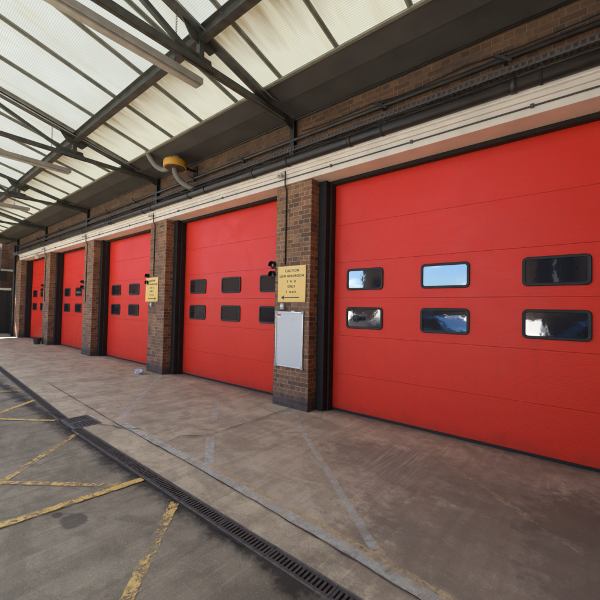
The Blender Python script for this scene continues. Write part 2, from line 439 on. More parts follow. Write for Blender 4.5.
# trough below the drain
b = MB()
for xa, xb in zip([-23, -15, -11, -8, -6.5, -5.4], [-15, -11, -8, -6.5, -5.4, 4]):
    ya, yb = yd(xa), yd(xb)
    for s_, z0, z1 in ((-GW-.012, 0, -.14), (GW+.012, -.14, 0)):
        b.bm.faces.new([b.bm.verts.new(p) for p in ((xa, ya+s_, z0), (xb, yb+s_, z0), (xb, yb+s_, z1), (xa, ya+s_, z1))])
    zf = -.02 if xb <= -5.4 else -.14
    b.bm.faces.new([b.bm.verts.new(p) for p in ((xa, ya-GW-.012, zf), (xb, yb-GW-.012, zf), (xb, yb+GW+.012, zf), (xa, ya+GW+.012, zf))])
struct(b.build('drain_trough', 'trough'))

def drain_grate():
    root = thing('drain_grate', 'slotted iron drain grate in the line of the channel drain', 'drain grate', group='slotted grates along the channel drain')
    b = MB()
    W, L, n = GW*2, .496, 15
    b.box(-L/2, L/2, -W/2, -W/2+.016, -.022, .004); b.box(-L/2, L/2, W/2-.016, W/2, -.022, .004)
    p = (L-.012)/n
    for k in range(n+1):
        x = -L/2+.006+k*p
        hw = .012 if k in (0, n) else .0085
        b.box(max(-L/2, x-hw), min(L/2, x+hw), -W/2+.0162, W/2-.0162, -.022, .002)
    b.build('grate_bars', 'iron', root)
    b = MB(); b.box(-L/2-.001, L/2+.001, -W/2-.011, -W/2-.001, -.05, .003); b.box(-L/2-.001, L/2+.001, W/2+.001, W/2+.011, -.05, .003)
    b.build('edge_rail', 'iron_frame', root)
    return root
g0 = None
x = 1.6; k = 0
GX0, GX1 = -5.68, -5.12
order = [GX1+.245+.5*i for i in range(14)]+[GX0-.235-.5*i for i in range(33)]
for k, x in enumerate(order):
    g = drain_grate() if k == 0 else copy_tree(g0)
    if k == 0: g0 = g
    g.location = (x, yd(x), 0); g.rotation_euler.z = math.atan2(yd(x+.2)-yd(x-.2), .4)
    g['label'] = ('slotted iron drain grate in the clean near run, right of the square gully' if x > -5.4
                  else 'dirt-filled iron drain grate in the far run, beyond the square gully')
# gully
root = thing('gully_grate', 'square iron gully grate with two rows of bars, breaking the channel drain line', 'gully grate', (-5.39, -2.5, 0))
b = MB(); cx, cy, hx_, hy_ = 0, 0, .27, .17
for a in ((-hx_, hx_, -hy_, -hy_+.025), (-hx_, hx_, hy_-.025, hy_), (-hx_, -hx_+.025, -hy_+.0252, hy_-.0252), (hx_-.025, hx_, -hy_+.0252, hy_-.0252), (-.014, .014, -hy_+.0252, hy_-.0252)):
    b.box(*a, -.02, .009)
b.build('gully_frame', 'iron_frame', root)
b = MB()
for sx in (-1, 1):
    for i in range(7):
        y = -hy_+.045+i*.0415
        b.box(sx*.13-.112, sx*.13+.112, y-.0085, y+.0085, -.015, .007)
b.build('gully_bars', 'iron', root)
b = MB(); b.box(-hx_+.026, hx_-.026, -hy_+.026, hy_-.026, .0045, .0055); b.build('gully_pit', 'trough', root)

def ribbon(name, pts, wd, z, mat, jitter=0.0):
    b = MB(); P = []
    for (x0, y0), (x1, y1) in zip(pts, pts[1:]):
        L = math.hypot(x1-x0, y1-y0); n = max(1, int(L/(.12 if jitter else .035)))
        for i in range(n): P.append((x0+(x1-x0)*i/n, y0+(y1-y0)*i/n))
    P.append(pts[-1])
    A, C = [], []
    for i, p in enumerate(P):
        a, c = P[max(i-1, 0)], P[min(i+1, len(P)-1)]
        d = Vector((c[0]-a[0], c[1]-a[1])).normalized(); nn = Vector((-d.y, d.x))
        if jitter:
            q = Vector(p)+nn*random.uniform(-jitter, jitter); wa = wb = wd/2*(1+random.uniform(-.5, .5))
        else:
            q = Vector(p); wa = wd/2+random.uniform(-.005, .005); wb = wd/2+random.uniform(-.005, .005)
        A.append(b.bm.verts.new((*(q+nn*wa), z))); C.append(b.bm.verts.new((*(q-nn*wb), z)))
    for i in range(len(P)-1): b.bm.faces.new((A[i], A[i+1], C[i+1], C[i]))
    return struct(b.build(name, mat))
def ext(a, b_, t0, t1):
    return [(a[0]+(b_[0]-a[0])*t0, a[1]+(b_[1]-a[1])*t0), (a[0]+(b_[0]-a[0])*t1, a[1]+(b_[1]-a[1])*t1)]
# yellow hatching on the yard
ribbon('yard_marking', ext((-6.668, -3.14), (-7.169, -2.60), -1.5, 1), .075, .004, 'yellow')
ribbon('yard_marking', ext((-6.295, -3.205), (-5.689, -2.725), -1.6, 1), .06, .008, 'yellow')
ribbon('yard_marking', ext((-4.106, -3.551), (-4.935, -2.70), -1.0, 1), .07, .004, 'yellow_worn')
ribbon('yard_marking', ext((-4.20, -3.70), (-3.25, -2.93), -.8, 1), .06, .008, 'yellow_worn')
ribbon('yard_marking', ext((-3.269, -3.732), (-3.186, -2.725), -.8, 1), .075, .012, 'yellow')
ribbon('yard_marking', ext((-1.951, -3.426), (-2.634, -2.729), -1.5, 1), .078, .004, 'yellow_worn')
ribbon('yard_marking', ext((-8.286, -2.858), (-8.091, -2.60), -3, 1), .07, .004, 'yellow')
ribbon('yard_marking', [(-9.6, -2.75), (-8.6, -2.55)], .07, .004, 'yellow_faint')
# painted edge band and grey hatching on the apron
bx = [-5.0, -4, -3, -2.2, -1.25, -.6, 0, 1, 2, 4]
ribbon('apron_edge_marking', [(x, band(x)-.025) for x in bx], .10, .008, 'grey_paint')
ribbon('apron_edge_marking', [(x, band(x)+.045) for x in bx[2:]], .045, .008, 'yellow_band')
ribbon('apron_edge_marking', [(x, band(x)+.02) for x in bx[2:]], .10, .012, 'yellow_faint')
ribbon('apron_marking', [(-3.25, -.43), (-1.11, -2.16)], .075, .004, 'grey_paint')
ribbon('apron_marking', [(-2.55, -1.0), (-1.0, -2.22)], .06, .012, 'yellow_faint')
ribbon('apron_marking', [(-7.72, -.05), (-5.16, -2.06)], .09, .004, 'grey_faint')
ribbon('apron_marking', [(-5.20, -.35), (-4.1, -1.25)], .09, .004, 'grey_faint')
ribbon('apron_marking', [(-3.62, -1.66), (-2.99, -2.13)], .10, .004, 'grey_paint')
ribbon('apron_marking', [(-1.42, -.25), (-.02, -1.27)], .075, .004, 'yellow_faint')
ribbon('apron_marking', [(-2.1, -.02), (-1.1, -.12)], .06, .008, 'yellow_faint')
# joints and cracks
ribbon('apron_joint', [(-3.72, -.02), (-3.69, -.8), (-3.66, -1.6), (-3.75, -1.75), (-3.9, -1.9), (-3.83, -2.12), (-3.80, -2.27)], .011, .016, 'crack', .006)
ribbon('apron_joint', [(x, band(x)-.092) for x in [-8.5, -7, -6, -5, -4, -3, -2, -1, 0, 1, 3]], .009, .016, 'crack', .007)
ribbon('apron_joint', [(-5.12, -2.42), (-4.9, -2.3), (-4.75, -2.28), (-4.5, -2.1)], .012, .016, 'crack', .007)
ribbon('apron_joint', [(-8.12, -.02), (-8.1, -1.1), (-8.05, -2.0)], .011, .016, 'crack', .006)
ribbon('yard_joint', [(-6.3, -2.72), (-5.7, -2.58)], .012, .016, 'crack', .006)
ribbon('yard_joint', [(x, yd(x)-.092) for x in [-5.2, -4.4, -3.6, -3, -2.4, -1.8]], .014, .016, 'crack', .009)

# ------------------------------------------------------------ fire station building
fs = thing('fire_station', 'brick fire station with five red appliance bay doors between brick pillars', 'building')
BX0, BX1 = X0-4*MOD-1.0, 9.0
for k in range(-1, 5):
    x0 = X0 - MOD*k + (.35 if k < 0 else 0)
    b = MB(); b.box(x0, x0+PW, 0, .62, 0, HB+.02, .006)
    b.build('brick_pillar', 'brick', fs)
x5 = X0-4*MOD
b = MB(); b.box(x5-1.0, x5-.02, .12, .62, 0, HB); b.build('side_wall', 'brick', fs)
b = MB(); b.box(X0+MOD+PW+.351, BX1, .05, .62, 0, HB); b.build('side_wall', 'brick', fs)
b = MB(); b.box(BX0, BX1, .0, .40, 3.985, 7.6); b.build('upper_wall', 'brick_up', fs)
b = MB(); b.box(BX0, BX1, 8, 8.3, 0, 7.6); b.box(BX0, BX0+.3, .402, 7.998, 0, 7.6); b.box(BX1-.3, BX1, .64, 7.998, 0, 7.6); b.build('rear_wall', 'brick_up', fs)
b = MB(); b.box(BX0-.2, BX1+.2, -.1, 8.5, 7.602, 7.8); b.build('flat_roof', 'roofing', fs)
# cream beam with stepped fascia
bl, br = x5+.55, BX1
b = MB()
b.box(bl, br, -.035, .30, HB, 3.865, .003); b.box(bl, br, -.055, .30, 3.867, 3.925, .003)
bm_o = b.build('lintel_beam', 'cream', fs)
b = MB(); b.box(bl, br, -.085, -.0, 3.927, 3.945, .002); b.box(bl, br, -.105, -.088, 3.940, 3.968, .002); b.build('drip_flashing', 'flash', bm_o)
b = MB(); b.box(bl, br, -.087, .0, 3.9465, 3.984); b.build('gutter_lining', 'flash_grey', bm_o)

def door(k):
    xl = X0-MOD*k+PW            # right face of the pillar at the left of the bay
    xr = X0-MOD*(k-1)+(.35 if k == 0 else 0)
    dr = MB(); secs = [0.035, .60, 1.21, 1.81, 2.385, 2.995, 3.69]
    for z0, z1 in zip(secs, secs[1:]):
        dr.box(xl+.02, xr-.02, DY, DY+.045, z0+.0014, z1-.0014, .002)
    d = dr.build('garage_door', 'red', fs)
    b = MB(); b.box(xl+.02, xr-.02, DY+.046, DY+.06, .0, 3.72); b.build('door_backing', 'rubber', d)
    b = MB(); b.box(xl+.02, xr-.02, DY-.008, DY+.044, .004, .034, .003); b.build('bottom_seal', 'rubber', d)
    for c in range(3):
        for z in (2.0995, 1.4986):
            cx_ = xl+.737+c*1.19
            pane_w, pane_h, fr = .625, .335, .036
            bf = MB(); seg = 6
            def rr(w_, h_, r_):
                pts = []
                for (sx, sz, a0) in ((1, 1, 0), (-1, 1, 90), (-1, -1, 180), (1, -1, 270)):
                    for i in range(seg+1):
                        a = R(a0+90*i/seg); pts.append((cx_+sx*(w_/2-r_)+r_*math.cos(a), z+sz*(h_/2-r_)+r_*math.sin(a)))
                return pts
            rings = [(rr(pane_w, pane_h, .055), DY-.001), (rr(pane_w, pane_h, .055), DY-.016), (rr(pane_w-.014, pane_h-.014, .05), DY-.021),
                     (rr(pane_w-fr*2+.01, pane_h-fr*2+.01, .03), DY-.019), (rr(pane_w-fr*2, pane_h-fr*2, .026), DY-.006)]
            vr = [[bf.bm.verts.new((p[0], y, p[1])) for p in pts] for pts, y in rings]
            n = len(vr[0])
            for a, c_ in zip(vr, vr[1:]):
                for i in range(n): bf.bm.faces.new((a[i], a[(i+1) % n], c_[(i+1) % n], c_[i]))
            bf.build('window_frame', 'rubber', d)
            bp = MB(); pts = rr(pane_w-fr*2+.002, pane_h-fr*2+.002, .027)
            bp.bm.faces.new([bp.bm.verts.new((p[0], DY-.0075, p[1])) for p in pts])
            bp.build('window_pane', 'pane', d)
    # black steel guides and header
    for nm, s, xa in (('door_guide', 1, xl), ('door_guide', -1, xr)):
        b = MB()
        def bb(a, c_, y0, y1): b.box(min(xa+s*a, xa+s*c_), max(xa+s*a, xa+s*c_), y0, y1, 0.002, HB-.004, .003)
        bb(.0015, .145, .20, .42); bb(.147, .185, .30, .42)
        b.build(nm, 'black', fs)
    b = MB(); b.box(xl+.19, xr-.19, .303, .40, 3.655, 3.80); b.build('door_header', 'black', fs)
for k in range(5): door(k)

# ------------------------------------------------------------ canopy
SL = math.tan(R(14))
def zr(y): return 4.873 + (-.8-y)*SL
YF = -5.3
cn = thing('canopy', 'glazed lean-to canopy of ribbed translucent sheets on grey steel trusses over the yard', 'canopy')
cxl, cxr = -24.1, .42
b = MB()
b.poly([(cxl, 0, 4.775), (3.5, 0, 4.775), (3.5, -.47, 4.81), (cxl, -.47, 4.81)], .03, (0, 0, 1)); b.build('soffit_board', 'soffit', cn)
b = MB(); b.poly([(cxl, -.472, 4.79), (3.5, -.472, 4.79), (3.5, -.79, 4.872), (cxl, -.79, 4.872)], .03, (0, 0, 1)); b.build('soffit_board', 'soffit', cn)
b = MB(); b.tube([(cxl, -.03, 4.755), (3.5, -.03, 4.755)], .016, 8); b.build('soffit_bead', 'pipe', cn)
b = MB(); b.box(cxl, 3.5, -.835, -.79, 4.845, 4.875, .003); b.box(cxl, 3.5, -.797, -.79, 4.8755, 4.93); b.build('eaves_angle', 'steel_lt', cn)
# glazing bars and sheets
bars = [-1.47-.945*k for k in range(-2, 25)]
for x in bars:
    b = MB(); b.angle((x, -.80, zr(-.80)+.018), (x, YF, zr(YF)+.018), .062, .055, .014); b.build('glazing_bar', 'steel_lt', cn)
for x in bars[:-1]:
    b = MB(); a, c_ = x-.0, x-.945
    b.poly([(c_, -.78, zr(-.78)+.03), (a, -.78, zr(-.78)+.03), (a, YF, zr(YF)+.03), (c_, YF, zr(YF)+.03)])
    b.build('roof_sheet', 'sheet', cn)
b = MB(); b.poly([(bars[0], -.78, zr(-.78)+.03), (4.1, -.78, zr(-.78)+.03), (4.1, YF, zr(YF)+.03), (bars[0], YF, zr(YF)+.03)], .04, (0, 0, 1)); b.build('solid_deck', 'soffit', cn)
# purlins: channel sections
for y in (-1.86, -3.95):
    b = MB(); z = zr(y)-.02
    b.box(cxl, 4.1, y-.006, y+.006, z-.155, z-.005); b.box(cxl, 4.1, y-.055, y+.055, z-.004, z+.004); b.box(cxl, 4.1, y-.055, y-.007, z-.163, z-.156); b.box(cxl, 4.1, y-.0065, y+.055, z-.163, z-.156)
    b.build('purlin', 'steel', cn)
TX = [.6, -3.77, -8.17, -12.6, -17.0, -21.4]
def truss(x):
    b = MB(); b.bar((x, -.62, zr(-.62)-.055), (x, YF, zr(YF)-.055), .10, .07, .003)
    tr_ = b.build('truss', 'steel', cn)
    zt = 4.675
    def sub(name, p, q, w_, h, bev=.002):
        b = MB(); b.bar(p, q, w_, h, bev); b.build(name, 'steel', tr_)
    b = MB(); b.bar((x-.028, -.3, zt), (x-.028, YF, zt), .045, .06, .002); b.bar((x+.028, -.3, zt), (x+.028, YF, zt), .045, .06, .002); b.build('tie_beam', 'steel', tr_)
    for y in (-1.86, -3.95): sub('truss_post', (x, y, zt+.03), (x, y, zr(y)-.07), .07, .07)
    for y0, y1 in ((-1.9, -3.85),):
        sub('truss_brace', (x, y0-.06, zt+.02), (x, y1, zr(y1)-.10), .05, .06)
    for pts in ([(-1.66, zt-.05), (-2.12, zt-.05), (-2.05, zt+.12), (-1.70, zt+.12)],
                [(-1.60, zr(-1.6)-.08), (-2.15, zr(-2.15)-.08), (-2.0, zr(-2)-.24), (-1.72, zr(-1.7)-.24)],
                [(-.09, zt-.10), (-.32, zt-.04), (-.95, zt-.04), (-.92, zr(-.92)-.06), (-.62, zr(-.62)-.06), (-.09, 4.76)]):
        b = MB(); b.poly([(x-.006, y, z) for y, z in pts], .012, (1, 0, 0)); b.build('gusset_plate', 'steel', tr_)
    b = MB(); b.box(x-.045, x+.045, -.012, -.003, 4.10, 4.76, .002); b.box(x-.008, x+.008, -.075, -.0125, 4.12, 4.75, .002); b.box(x-.045, x+.045, -.085, -.0755, 4.12, 4.75, .002)
    b.build('wall_bracket', 'pipe', tr_)
for x in TX: truss(x)
for x in [.6, -8.17, -17.0]:
    b = MB(); b.box(x-.08, x+.08, YF-.08, YF+.08, 0, zr(YF)-.1, .01); b.build('column', 'steel', cn)
b = MB(); b.box(cxl, 4.1, YF-.10, YF-.0, zr(YF)-.12, zr(YF)+.08, .01); b.build('front_gutter', 'steel', cn)
# lit wire/conduit running beside two of the trusses
for x in (-3.70, -8.10):
    b = MB(); b.tube([(x+.04, -.55, 4.79), (x+.04, -.70, 4.79), (x+.04, -1.75, 5.02), (x+.04, -5.2, 5.86)], .010, 8)
    tag(b.build('roof_conduit', 'galv'), 'thin pale conduit running up beside the %s roof truss' % ('nearest visible' if x > -5 else 'second'), 'conduit', 'conduits beside the roof trusses')

# ------------------------------------------------------------ hanging light fittings
def light_fitting(x, y0, L, label):
    root = thing('light_fitting', label, 'light fitting', (x, y0, 4.40), 'unlit strip lights hung below the canopy')
    b = MB(); b.box(-.068, .068, -L, 0, -.02, .055, .012); b.build('batten_body', 'fitting', root)
    b = MB(); b.box(-.045, .045, -L+.03, -.03, -.052, -.0205, .012); b.build('diffuser', 'fitting', root)
    for yy in (-.35, -L+.35):
        b = MB(); z = .045
        top = zr(y0+yy)-4.40-.02
        while z < top:
            a = .011 if int(z/.03) % 2 else 0
            b.tube([(0, yy-.011, z), (0, yy+.0, z+.034)], .0026, 5); b.tube([(0, yy+.011, z), (0, yy+.0, z+.034)], .0026, 5); z += .03
        b.build('chain', 'steel', root)
light_fitting(-3.75, -1.86, 2.5, 'dusty strip light on chains, nearest one, crossing the top left corner')
light_fitting(-8.42, -1.84, 2.5, 'dusty strip light on chains, middle one, at the left edge below the trusses')
light_fitting(-12.8, -1.55, 2.5, 'dusty strip light on chains, farthest one, small near the far end of canopy')

# ------------------------------------------------------------ pipes and cables along the wall
b = MB(); b.tube([(-21.5, -.15, 4.015), (8.8, -.15, 4.015)], .073, 20)
pr = thing('wall_pipe', 'thick black pipe running the length of the wall just above the cream beam', 'pipe')
o = b.build('pipe_run', 'pipe', pr)
for x in [x0+.4 for x0 in range(-21, 8, 2)]:
    b = MB(); b.tube([(x-.03, -.15, 4.015), (x+.03, -.15, 4.015)], .082, 20); b.build('pipe_coupling', 'pipe', pr)
for x in [-20, -17.0, -14.8, -12.6, -10.4, -8.17, -6.0, -3.77, -2.1, -.36, 1.4, 3.4]:
    b = MB(); b.tube([(x-.014, -.15, 4.015), (x+.014, -.15, 4.015)], .079, 20); b.box(x-.012, x+.012, -.16, -.003, 4.09, 4.10); b.box(x-.02, x+.02, -.012, -.0035, 4.101, 4.16)
    b.build('pipe_bracket', 'black', pr)
p2 = thing('upper_pipe', 'thinner black pipe on the brick wall above the cable tray', 'pipe')
b = MB(); b.tube([(-21.5, -.06, 4.40), (8.8, -.06, 4.40)], .030, 14); b.build('pipe_run', 'pipe', p2)
for x in [-18, -15.2, -11, -9.3, -6.6, -5, -2.15, -.7, 1.0, 3.0]:
    b = MB(); b.box(x-.014, x+.014, -.10, -.003, 4.355, 4.365); b.tube([(x-.02, -.06, 4.40), (x+.02, -.06, 4.40)], .038, 14); b.bar((x-.11, -.10, 4.47), (x+.07, -.10, 4.33), .02, .03, .002); b.build('pipe_clip', 'pipe', p2)
# ladder cable tray
ct = thing('cable_tray', 'rusty perforated cable tray carrying cables along the brick wall', 'cable tray')
b = MB()
b.box(-21, 8.8, -.10, -.094, 4.205, 4.23); b.box(-21, 8.8, -.010, -.003, 4.205, 4.23)
x = -21
while x < 8.8: b.box(x, x+.022, -.0938, -.0102, 4.206, 4.21); x += .055
x = -20.9
while x < 8.7:
    b.box(x, x+.022, -.106, -.1, 4.206, 4.262); x += .062
b.box(-21, 8.8, -.107, -.099, 4.262, 4.270)
b.build('tray', 'conduit', ct)
for i, (dy, r_) in enumerate(((-.03, .009), (-.05, .012), (-.073, .008))):
    pts = [(x*.5, dy+random.uniform(-.004, .004), 4.2105+r_+abs(random.gauss(0, .004))) for x in range(-42, 18)]
    b = MB(); b.tube(pts, r_, 8); b.build('cable', 'black' if i != 1 else 'conduit', ct)
for n_, (xa, xb, yy, zz, sag, lab) in enumerate((
        (-6.9, -.6, -.245, 4.10, .05, 'loose black cable sagging along the front of the thick pipe near the first bays'),
        (-14.0, -6.2, -.245, 4.11, .06, 'loose black cable sagging along the thick pipe over the middle bays'),
        (-3.6, 2.6, -.03, 4.52, .035, 'thin black cable strung on the brick wall above the thinner pipe'))):
    pts = []; n = 60
    for i in range(n+1):
        f = i/n; ph = (f*5) % 1
        pts.append((xa+(xb-xa)*f, yy+.004*math.sin(f*31), zz-sag*4*ph*(1-ph)+.01*math.sin(f*17)))
    tag(MB().tube(pts, .008, 8).build('loose_cable', 'black'), lab, 'cable', 'loose cables along the wall')
# thin conduit clipped along the cream beam
bc = thing('beam_conduit', 'thin grey conduit clipped along the face of the cream beam', 'conduit')
b = MB(); b.tube([(bl+.1, -.044, 3.795), (8.8, -.044, 3.795)], .0095, 10); b.build('conduit_run', 'conduit', bc)
for x in [-20, -18.2, -15.8, -13.5, -11.6, -9.6, -7.2, -5.6, -3.0, -1.75, -.45, .9, 2.4]:
    b = MB(); b.box(x-.016, x+.016, -.064, -.0355, 3.775, 3.815, .004); b.build('conduit_box', 'conduit', bc)

pil_name = ['nearest brick pillar, above the whiteboard', 'second brick pillar', 'third brick pillar', 'fourth brick pillar, far end']
for k in range(4):
    x = X0-MOD*k
    b = MB(); b.tube([(x+.235, -.062, 3.92), (x+.235, -.060, 3.70), (x+.235, -.016, 3.62), (x+.235, -.014, 2.36 if k < 2 else 1.72)], .011, 10)
    tag(b.build('pillar_conduit', 'black'), 'black conduit dropping down the face of the %s' % pil_name[k], 'conduit', 'conduits down the pillars')
    root = thing('beam_sensor', 'small white sensor box on the cream beam over the %s' % pil_name[k].split(',')[0], 'sensor', (x+.15, -.06, 3.86), 'white sensors on the beam')
    b = MB(); b.box(-.045, .03, -.055, -.0, -.035, .035, .008); b.build('sensor_body', 'white_plastic', root)
    b = MB(); b.tube([(-.008, -.055, -.01), (-.008, -.085, -.03)], .022, 12); b.build('sensor_eye', 'grey_plastic', root)
    # door signal lamps on the left arris of the pillar
    root = thing('signal_lamps', 'pair of round black signal lamps at the left edge of the %s' % pil_name[k].split(',')[0], 'signal lamp', (x-.03, .02, 2.285), 'signal lamp pairs on the pillars')
    b = MB(); b.box(-.012, .03, .02, .04, -.16, .16, .003); b.build('lamp_bracket', 'black', root)
    for z in (.085, -.085):
        b = MB(); b.tube([(-.02, .02, z), (-.02, -.03, z)], [.062, .068], 20); b.build('lamp_housing', 'black', root)
        b = MB()
        pts = [(-.02+.062*math.cos(a), z+.062*math.sin(a)) for a in [R(-20+220*i/12) for i in range(13)]]
        for (a, c_) in zip(pts, pts[1:]):
            b.bm.faces.new([b.bm.verts.new(p) for p in ((a[0], -.03, a[1]), (c_[0], -.03, c_[1]), (c_[0], -.085, c_[1]), (a[0], -.085, a[1]))])
        b.build('lamp_hood', 'black', root)
        b = MB(); b.tube([(-.02, -.0305, z), (-.02, -.038, z), (-.02, -.044, z)], [.05, .04, .015], 20); b.build('lamp_lens', 'lens', root)
for k in range(2):
    x = X0-MOD*k
    root = thing('wall_sensor', 'small grey control box on the %s, just under the yellow sign' % pil_name[k].split(',')[0], 'control box', (x+.215, -.0, 1.655), 'grey boxes under the signs')
    b = MB(); b.box(-.042, .042, -.055, -.001, -.05, .05, .008); b.build('box_body', 'grey_plastic', root)
    b = MB(); b.box(-.03, .03, -.062, -.056, -.012, .028, .004); b.build('box_cover', 'white_plastic', root)

# ------------------------------------------------------------ signs
def text_mesh(s, size, x, z, y, parent, name='lettering'):
    cu = bpy.data.curves.new('t', 'FONT'); cu.body = s; cu.size = size; cu.align_x = 'CENTER'; cu.align_y = 'CENTER'
    cu.extrude = .0008; cu.space_character = 1.18; cu.offset = size*.018
    to = bpy.data.objects.new('t', cu); col.objects.link(to)
    bpy.context.view_layer.update()
    me = bpy.data.meshes.new_from_object(to); bpy.data.objects.remove(to)
    me.transform(Matrix.Rotation(R(90), 4, 'X'))
    me.materials.clear(); me.materials.append(M['ink'])
    o = bpy.data.objects.new(name, me); col.objects.link(o); o.parent = parent; o.location = (x, y, z)
    return o
def sign(x, label, right):
    root = thing('warning_sign', label, 'sign', (x, -.012, 2.03), 'yellow low headroom signs on the pillars')
    b = MB(); b.box(-.30, .30, -.006, .0, -.298, .298, .002); b.build('sign_plate', 'sign', root)
    for s, sz, z in (('CAUTION', .060, .215), ('LOW HEADROOM', .056, .128), ('F  R  U', .056, .038), ('ONLY', .056, -.045), ('5  m.p.h.', .056, -.13)):
        text_mesh(s, sz, 0 if s[0] != 'C' else .01, z, -.0075, root)
    b = MB(); sg = 1 if right else -1
    b.box(-.17, .17, -.0082, -.0066, -.232, -.218)
    b.poly([(sg*.22, -.0066, -.225), (sg*.15, -.0066, -.185), (sg*.165, -.0066, -.225), (sg*.15, -.0066, -.265)], .002)
    b.build('arrow', 'ink', root)
    b = MB()
    for sx in (-.27, .27):
        for sz in (-.27, .27): b.tube([(sx, -.0065, sz), (sx, -.0095, sz)], .006, 8)
    b.build('fixing_screws', 'galv', root)
sign(-3.77, 'yellow CAUTION LOW HEADROOM sign with arrow pointing left, above the whiteboard', False)
sign(-8.35, 'yellow CAUTION LOW HEADROOM sign with arrow pointing right, on the second pillar', True)
# whiteboard
root = thing('whiteboard', 'blank portrait whiteboard with silver frame on the nearest brick pillar', 'whiteboard', (-3.80, -.006, 1.115))
b = MB(); b.box(-.28, .28, -.012, 0, -.435, .435); b.build('writing_surface', 'board', root)
b = MB()
for a in ((-.30, .30, .4352, .455), (-.30, .30, -.455, -.4352), (-.30, -.2802, -.435, .435), (.2802, .30, -.435, .435)): b.box(a[0], a[1], -.022, .0, a[2], a[3], .003)
b.build('frame', 'alu', root)
for sx in (-1, 1):
    for sz in (-1, 1):
        b = MB(); b.box(sx*.288-.024, sx*.288+.024, -.0265, .001, sz*.443-.024, sz*.443+.024, .006)
        b.build('corner_cap', 'grey_plastic', root)
b = MB(); b.box(-.265, -.185, -.0145, -.0125, .345, .415); b.build('note', 'white_plastic', root)
b = MB(); b.box(-.262, -.188, -.0162, -.0148, .385, .412); b.build('note_heading', 'red_note', root)
b = MB(); b.box(.05, .13, -.03, -.002, .456, .472, .004); b.build('pen_clip', 'white_plastic', root)

# ------------------------------------------------------------ extraction fan with hoses
root = thing('extractor_fan', 'yellow drum-shaped extractor fan with grey hoses under the canopy eaves', 'extractor fan', (-6.62, -.50, 4.57))
b = MB(); b.tube([(0, 0, -.075), (0, 0, -.065), (0, 0, .04), (0, 0, .075), (0, 0, .105), (0, 0, .125)], [.215, .232, .232, .215, .165, .08], 36); b.build('fan_drum', 'fan_yellow', root)
b = MB(); b.tube([(0, 0, -.0755), (0, 0, -.09)], [.205, .19], 36); b.build('drum_underside', 'rust', root)
b = MB(); b.tube([(0, 0, .12), (0, 0, .17)], [.05, .045], 16); b.tube([(.09, 0, .10), (.09, 0, .15)], .028, 12); b.build('fan_motor', 'white_plastic', root)
def ribbed(pts, r_):
    out_p, out_r = [], []
    P = [Vector(p) for p in pts]
    for i in range(len(P)-1):
        p0 = P[max(i-1, 0)]; p1 = P[i]; p2_ = P[i+1]; p3 = P[min(i+2, len(P)-1)]
        for j in range(14):
            t_ = j/14
            q = .5*((2*p1)+(-p0+p2_)*t_+(2*p0-5*p1+4*p2_-p3)*t_*t_+(-p0+3*p1-3*p2_+p3)*t_**3)
            out_p.append(q); out_r.append(r_*(1+.07*(j % 2)))
    out_p.append(P[-1]); out_r.append(r_)
    return MB().tube(out_p, out_r, 16)
ribbed([(-.19, 0, -.02), (-.38, -.05, -.03), (-.52, -.14, .06), (-.60, -.25, .24), (-.62, -.28, .36)], .055).build('inlet_hose', 'hose', root)
ribbed([(0, 0, -.08), (.01, .02, -.20), (.06, .12, -.34), (.16, .28, -.44), (.20, .34, -.46)], .055).build('outlet_hose', 'hose', root)
b = MB(); b.box(-.03, .03, .23, .49, -.02, .02); b.box(-.08, .08, .485, .498, -.14, .12); b.build('fan_bracket', 'black', root)

# ------------------------------------------------------------ odds and ends
root = thing('floodlight', 'small white floodlight tilted on the beam over the far bays', 'floodlight', (-17.55, -.10, 3.66))
mt = Matrix.Rotation(R(35), 4, 'X') @ Matrix.Rotation(R(-20), 4, 'Z')
b = MB(); b.box(-.14, .14, -.18, -.06, -.10, .10, .015, mt); b.build('lamp_body', 'white_plastic', root)
b = MB(); b.box(-.12, .12, -.186, -.181, -.085, .085, 0, mt); b.build('lamp_glass', 'grey_plastic', root)
b = MB(); b.bar((0, 0.05, .12), (0, -.10, .0), .03, .02); b.build('lamp_arm', 'white_plastic', root)
root = thing('bucket', 'dark grey bucket standing against the base of the fourth pillar', 'bucket', (-17.13, -.17, 0))
b = MB(); b.tube([(0, 0, 0), (0, 0, .23), (0, 0, .235), (0, 0, .26)], [.105, .14, .15, .15], 24, False)
b.tube([(0, 0, .01), (0, 0, .012)], .104, 24); b.build('bucket_shell', 'bucket', root)
b = MB(); b.tube([(.15*math.cos(a), -.02, .24-.12*math.sin(a)) for a in [R(i*15) for i in range(13)]], .005, 6); b.build('handle', 'galv', root)
bmx = bmesh.new(); bmesh.ops.create_icosphere(bmx, subdivisions=3, radius=.1)
for v in bmx.verts:
    f = 1+.45*math.sin(v.co.x*70+v.co.z*50)*math.cos(v.co.y*60)+random.uniform(-.18, .18)
    v.co = Vector((v.co.x*1.25*f, v.co.y*.8*f, max(0, v.co.z*.62*f+.04)))
me = bpy.data.meshes.new('plastic_bag'); bmx.to_mesh(me); bmx.free(); me.materials.append(M['bag'])
o = bpy.data.objects.new('plastic_bag', me); col.objects.link(o); o.location = (-8.27, -.30, .005)
tag(o, 'crumpled white plastic bag on the ground left of the second pillar', 'plastic bag')

# rainwater pipe at the far corner
root = thing('downpipe', 'black rainwater downpipe at the far corner of the station', 'downpipe', (-21.95, -.03, 0))
b = MB(); b.tube([(0, 0, 0), (0, 0, 4.5)], .055, 14); b.build('pipe_run', 'pipe', root)
for z in (.6, 1.9, 3.2): b = MB(); b.tube([(0, 0, z), (0, 0, z+.06)], .068, 14); b.build('pipe_collar', 'pipe', root)

